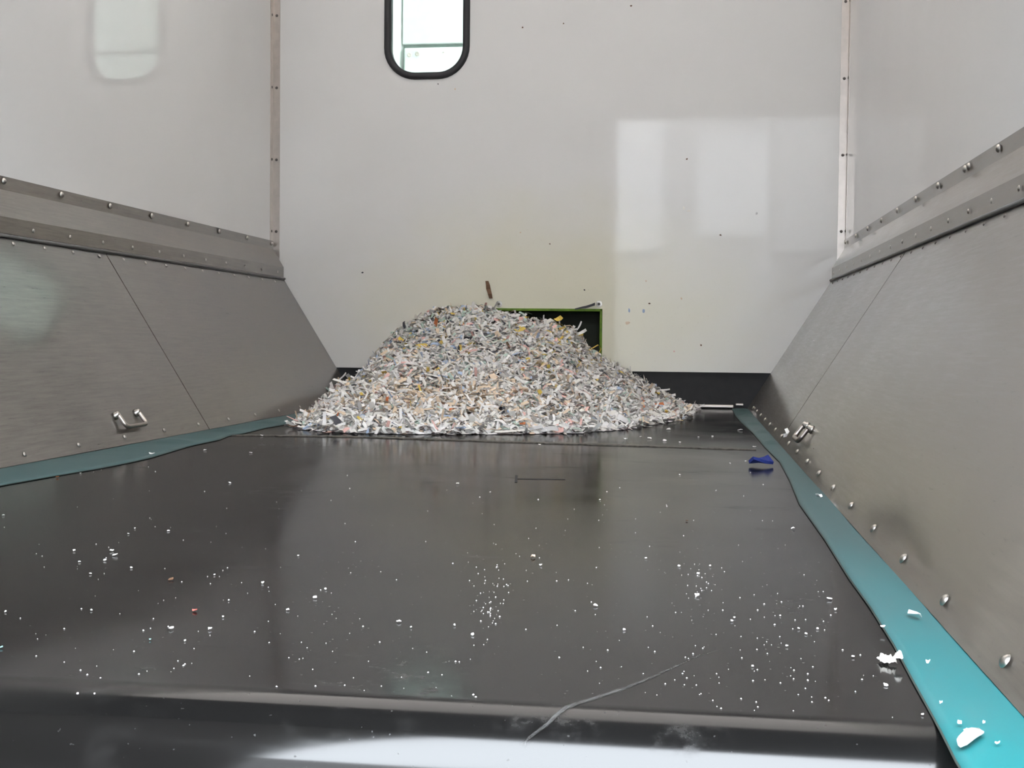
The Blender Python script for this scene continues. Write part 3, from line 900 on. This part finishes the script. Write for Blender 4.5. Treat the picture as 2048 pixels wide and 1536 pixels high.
SCR = [(304, 909, 14, 'white'), (410, 901, 7, 'white'), (502, 906, 7, 'white'), (144, 942, 6, 'white'), (161, 947, 4, 'white'), (115, 955, 7, 'orange'),
       (460, 966, 8, 'white'), (915, 968, 8, 'off-white'), (6, 1031, 6, 'white'), (148, 1102, 7, 'white'), (224, 1102, 9, 'white'), (230, 1111, 11, 'white'),
       (210, 1121, 8, 'white'), (159, 1124, 6, 'white'), (263, 1136, 5, 'white'), (181, 1148, 5, 'white'), (270, 1057, 4, 'white'), (257, 1068, 4, 'white'),
       (337, 1062, 6, 'white'), (429, 1150, 4, 'white'), (525, 1166, 7, 'white'), (651, 1179, 6, 'white'), (630, 1196, 11, 'white'), (576, 1220, 7, 'white'),
       (342, 1160, 11, 'brown'), (389, 1222, 12, 'red'), (342, 1258, 13, 'white'), (419, 1259, 9, 'white'), (797, 1244, 10, 'white'), (909, 1251, 6, 'white'),
       (945, 1270, 8, 'white'), (370, 1282, 5, 'white'), (300, 1280, 5, 'pale teal'), (822, 1255, 4, 'white'), (2, 1296, 8, 'pale teal'), (458, 1201, 4, 'white'),
       (183, 1221, 5, 'white'), (11, 1224, 5, 'white'), (446, 1234, 5, 'white'), (597, 1112, 5, 'white'), (155, 1356, 4, 'white'), (189, 1422, 4, 'white'),
       (1586, 1058, 11, 'white'), (1066, 1115, 16, 'beige'), (1081, 1131, 8, 'white'), (1358, 1133, 7, 'white'), (1420, 1133, 6, 'white'), (1396, 1148, 7, 'white'),
       (1394, 1192, 13, 'white'), (1191, 1212, 10, 'white'), (1660, 1199, 13, 'white'), (1671, 1220, 8, 'off-white'), (1248, 1260, 7, 'white'), (1597, 1258, 6, 'white'),
       (1706, 1314, 9, 'white'), (1574, 1293, 6, 'white'), (1772, 1371, 12, 'white'), (1505, 1333, 5, 'white'), (1469, 1236, 5, 'grey'), (1464, 1242, 8, 'grey'),
       (1374, 1042, 5, 'brown'), (1360, 950, 4, 'white'), (1292, 1117, 6, 'white'), (1079, 890, 8, 'off-white'), (1251, 879, 10, 'white'), (1281, 874, 6, 'off-white'),
       (1299, 878, 12, 'white'), (1329, 882, 10, 'white'), (1337, 860, 13, 'white'), (1481, 861, 13, 'white'), (1425, 873, 5, 'white'), (1397, 875, 4, 'white'),
       (1360, 885, 5, 'white'), (1509, 895, 9, 'white'), (1460, 927, 4, 'white'), (1491, 923, 4, 'white'), (524, 872, 8, 'white'), (1200, 1000, 4, 'white'),
       (980, 985, 5, 'white'), (1635, 1258, 5, 'white'), (1612, 1268, 5, 'white'), (1560, 1232, 4, 'white'), (1845, 1430, 6, 'white'), (1870, 1470, 7, 'off-white')]
for i, (px, py, s_, kind) in enumerate(SCR):
    q = on_belt(px, py, .0006); k = px_size(q)
    if q.y < YR+.01:
        q = on_belt(px, 1390); q.z = .0006
    lab = W_LABEL.get((px, py))
    if not lab:
        near = min(W_LABEL, key=lambda k_: (k_[0]-px)**2+(1.6*(k_[1]-py))**2)
        ddx, ddy = px-near[0], py-near[1]
        where = ('right' if ddx > 0 else 'left') if abs(ddx) > 1.2*abs(ddy) else ('in front' if ddy > 0 else 'behind')
        rest = W_LABEL[near].replace(' on the belt', '').replace(' of the belt', '').replace(' before the right foot of the heap', ' before the heap').replace(' before the heap', ' by the heap').replace(' paper', '')
        lab = ' '.join(('tiny %s scrap %s of the %s' % (kind, where, rest)).split()[:16])
    # a scrap lying flat is foreshortened: longer along the belt than it looks
    scrap('paper_scrap', q, s_*k*1.05, min(.030, s_*k*1.3), kind, 100+i, lab, 'paper scrap', 'loose scraps on the belt', crumple=s_*k*.30, ang=random.uniform(-.4, .4))

def skirt_z(q):
    u = (.7895-abs(q.x))/(.7895-.735); u = max(0, min(1, u))
    return .0045+.0012*(1-u)**2.5
def on_skirt(px, py):
    q = on_belt(px, py, .008)
    for _ in range(3): q = on_belt(px, py, skirt_z(q)+.001)
    return q
for i, (px, py, w, h, lab, cr) in enumerate([
        (1833, 1235, 30, 62, 'star shaped white paper scrap on the right teal strip', .008),
        (1766, 1254, 10, 10, 'small white paper bar on the right teal strip', .001),
        (1856, 1327, 9, 9, 'round white paper crumb on the right teal strip', .003),
        (1919, 1449, 12, 12, 'white crumb above the big white scrap on the teal strip', .003),
        (1931, 1463, 8, 8, 'small crumb touching the big white scrap on the teal strip', .002),
        (1995, 1490, 11, 11, 'white crumb right of the big white scrap on the teal strip', .002),
        (1882, 1408, 6, 6, 'tiny white crumb on the front of the teal strip', .002),
        (1638, 994, 13, 16, 'white crumb where the right teal strip meets the steel panel', .006),
        (1968, 1448, 6, 6, 'tiny white crumb at the front right of the teal strip', .002)]):
    q = on_skirt(px, py); k = px_size(q)
    scrap('paper_scrap', q, w*k, h*k*1.3, 'white', 300+i, lab, 'paper scrap', 'scraps on the right teal strip', crumple=cr, star=.35 if i == 0 else .15)
# the big white scrap: a bent oblong
A, B = on_skirt(1922, 1494), on_skirt(1957, 1468)
q = (A+B)/2
def oblong(L, W, bend, th, n=9):
    v, f = [], []
    for k in range(n):
        u = k/(n-1)*2-1
        w = W/2*(1-abs(u)**4)**.5*(.85+.15*u)+.0008
        z = bend*(1-u*u)+.0006
        v += [(u*L/2, -w, z), (u*L/2, w, z+.001), (u*L/2, w, z+th+.001), (u*L/2, -w, z+th)]
    for i in range(n-1):
        for k in range(4): f.append((i*4+k, (i+1)*4+k, (i+1)*4+(k+1) % 4, i*4+(k+1) % 4))
    f += [(0, 1, 2, 3), tuple(range(4*n-1, 4*n-5, -1))]
    return v, f
v, f = oblong((B-A).length*1.2, .0085, .002, .0016)
o = link('paper_scrap', mesh('paper_scrap', v, f, M['paper_white'], True), None, q)
o.rotation_euler = (0, 0, math.atan2(B.y-A.y, B.x-A.x))
tag(o, 'big white oblong paper scrap at the front of the right teal strip', 'paper scrap', 'scraps on the right teal strip')
# crumpled tissue at the edge of the strip
q = on_belt(1778, 1322, .004)
tis = root('crumpled_tissue', (q.x, q.y, 0), 'crumpled torn white tissue lying on the edge of the right teal strip', 'tissue')
def crumple(w, h, hgt, seed, n=6):
    """torn sheet folded up into a ragged lump"""
    r = random.Random(seed); v, f = [], []
    for j in range(n):
        for i in range(n):
            u, t_ = i/(n-1)*2-1, j/(n-1)*2-1
            e = max(0, 1-max(abs(u), abs(t_))**3)
            v.append((w/2*u*r.uniform(.6, 1.1), h/2*t_*r.uniform(.6, 1.1), hgt*e*r.uniform(.2, 1)+.001+hgt*.25*r.random()))
    for j in range(n-1):
        for i in range(n-1):
            a_ = j*n+i; f.append((a_, a_+1, a_+n+1, a_+n))
    return v, f
for i, (px, py, w) in enumerate(((1768, 1316, 26), (1783, 1320, 20), (1797, 1325, 17))):
    c = on_belt(px, py, .004); k = px_size(c); c.z = (.0005, .001, .0065)[i]
    v, f = crumple(w*k, w*k*1.5, .007, 400+i)
    obj('torn_flap', [Vector(a)+c for a in v], f, M['paper_off-white'], tis)
# blue scrap, brown scrap
a, b2 = on_belt(1502, 927, .006), on_belt(1541, 926, .006)
mid = (a+b2)/2
v, f = shred_mesh((b2-a).length, .030, .05, .5, .007, 6, .3)
o = link('plastic_scrap', mesh('plastic_scrap', v, f, M['paper_blue']), None, mid+Vector((0, 0, .006)))
o.rotation_euler = (0, 0, math.atan2(b2.y-a.y, b2.x-a.x))
tag(o, 'dark blue plastic scrap lying against the right teal strip', 'plastic scrap')
q = on_belt(586, 855, .004)
v, f = shred_mesh(.028, .018, .15, .3, .002, 5, .3)
o = link('paper_scrap', mesh('paper_scrap', v, f, M['paper_brown']), None, q+Vector((0, 0, .005)))
tag(o, 'rust brown paper scrap at the left foot of the heap', 'paper scrap')
# white shred behind the right handle
q = on_slope(1585, 874, 1)
v, f = shred_mesh(.045, .010, .2, .6)
o = link('paper_shred', mesh('paper_shred', v, f, M['paper_white']), None, q+SNR*.016)
o.rotation_mode = 'QUATERNION'; o.rotation_quaternion = Vector((0, 0, 1)).rotation_difference(SNR) @ Matrix.Rotation(1.2, 3, 'Z').to_quaternion()
tag(o, 'white shred caught behind the right grab handle', 'paper shred')

# flecks stuck to the bulkhead
FL = [(1258, 621, 5, 11, 'light blue', 'left of the two blue flecks stuck on the wall right of the chute'), (1287, 622, 7, 10, 'light blue', 'right of the two blue flecks stuck on the wall right of the chute'),
      (1299, 607, 6, 5, 'brown', 'brown fleck above the two blue flecks on the wall'), (1169, 580, 5, 5, 'dark', 'black fleck on the wall above the chute opening'),
      (1255, 646, 12, 9, 'beige', 'beige smear of paper on the wall below the blue flecks'), (1402, 690, 5, 5, 'brown', 'dark brown fleck low on the wall right of the chute'),
      (1374, 318, 6, 5, 'brown', 'brown fleck inside the pale reflection on the wall'), (1378, 422, 13, 5, 'off-white', 'cream paper curl stuck on the wall in the pale reflection'),
      (1368, 416, 7, 9, 'off-white', 'round cream fleck stuck beside the cream paper curl'), (1513, 427, 6, 7, 'grey', 'grey fleck at the right of the pale reflection on the wall'),
      (1441, 470, 6, 5, 'brown', 'brown fleck at the foot of the pale reflection on the wall'), (725, 545, 6, 4, 'dark', 'dark fleck on the wall above the left of the heap'),
      (1292, 562, 5, 5, 'beige', 'small beige fleck above the blue flecks on the wall'), (1363, 597, 5, 6, 'beige', 'small beige fleck right of the blue flecks on the wall'),
      (910, 178, 4, 5, 'beige', 'tiny beige fleck under the right end of the window'), (876, 168, 4, 4, 'dark', 'tiny dark fleck under the window'),
      (1262, 12, 7, 4, 'brown', 'brown fleck at the top of the wall right of the window'), (1127, 47, 4, 4, 'brown', 'tiny brown fleck high on the wall right of the window'),
      (1045, 55, 4, 5, 'brown', 'tiny brown fleck high on the wall beside the window'), (1100, 488, 4, 4, 'brown', 'tiny brown fleck in the middle of the wall'),
      (1041, 465, 4, 4, 'beige', 'tiny beige fleck in the middle of the wall'), (1348, 703, 5, 5, 'pink', 'tiny pinkish fleck low on the wall right of the chute')]
for i, (px, py, w, h, kind, lab) in enumerate(FL):
    q = on_back(px, py, D-.0006); k = px_size(q)
    scrap('paper_fleck', q, w*k, h*k, kind, 500+i, lab, 'paper fleck', 'flecks stuck to the white wall', normal=(0, -1, 0), crumple=.001, ang=math.pi)
# dark strip standing on the heap against the wall
v, f = [], []
pts = [(974, 562), (976, 570), (977, 578), (980, 588), (982, 597)]
for i, (px, py) in enumerate(pts):
    c = on_back(px, py, D-.006-.002*(i % 2)); w = (.006, .008, .009, .008, .007)[i]
    for sx in (-1, 1):
        for sy in (0, -1): v.append(c+Vector((sx*w, sy*.003, 0)))
for i in range(len(pts)-1):
    a0 = i*4
    for p0, p1 in ((0, 1), (1, 3), (3, 2), (2, 0)): f.append((a0+p0, a0+p1, a0+4+p1, a0+4+p0))
f += [(0, 2, 3, 1), (16, 17, 19, 18)]
tag(obj('cardboard_strip', v, f, M['paper_brown']), 'dark brown strip standing upright against the wall at the heap top', 'strip')
v, f = [], []
pts = [(1150, 618, 1.5), (1160, 616, 2.5), (1172, 614, 3.5), (1182, 611, 3.5), (1190, 608, 4)]
for px, py, w in pts:
    c = on_back(px, py, D-.006); w *= .002*.5
    for sz in (-1, 1):
        for sy in (0, -1): v.append(c+Vector((0, sy*.004, sz*w*1.4)))
for i in range(len(pts)-1):
    a0 = i*4
    for p0, p1 in ((0, 1), (1, 3), (3, 2), (2, 0)): f.append((a0+p0, a0+p1, a0+4+p1, a0+4+p0))
f += [(0, 2, 3, 1), (16, 17, 19, 18)]
tag(obj('dark_shred', v, f, M['paper_dark']), 'thin dark shred caught on the right washer above the chute', 'shred')

# paper dust: specks on belt and skirt, beyond counting
def specks(n):
    v, f = [], []
    for i in range(n):
        u = random.random()
        if u < .15:   # two sprinkles
            cx, cy, sg = random.choice([(985, 1165, 22), (980, 1222, 14), (1400, 1165, 22)])
            px, py = random.gauss(cx, sg), random.gauss(cy, sg)
        elif u < .35: px, py = random.uniform(1350, 1860), random.uniform(1150, 1440)
        else: px, py = random.uniform(0, 1650), 920+520*random.random()**.8
        q = on_belt(px, py, .0005)
        if abs(q.x) > .70 or q.y < YR: continue
        r = random.uniform(.0004, .0012)*(1.0 if q.y < 2 else 1.6)
        b0 = len(v); a = random.uniform(0, 3)
        for k in range(4): v.append((q.x+r*math.cos(a+k*1.57)*random.uniform(.5, 1), q.y+r*math.sin(a+k*1.57)*random.uniform(.5, 1.3), .0004))
        v.append((q.x, q.y, .0004+r*.8))
        f += [(b0, b0+1, b0+4), (b0+1, b0+2, b0+4), (b0+2, b0+3, b0+4), (b0+3, b0, b0+4)]
    return v, f
v, f = specks(520)
tag(obj('paper_specks', v, f, M['paper_white']), 'fine white paper dust specks sprinkled over the black belt', 'paper dust', kind='stuff')
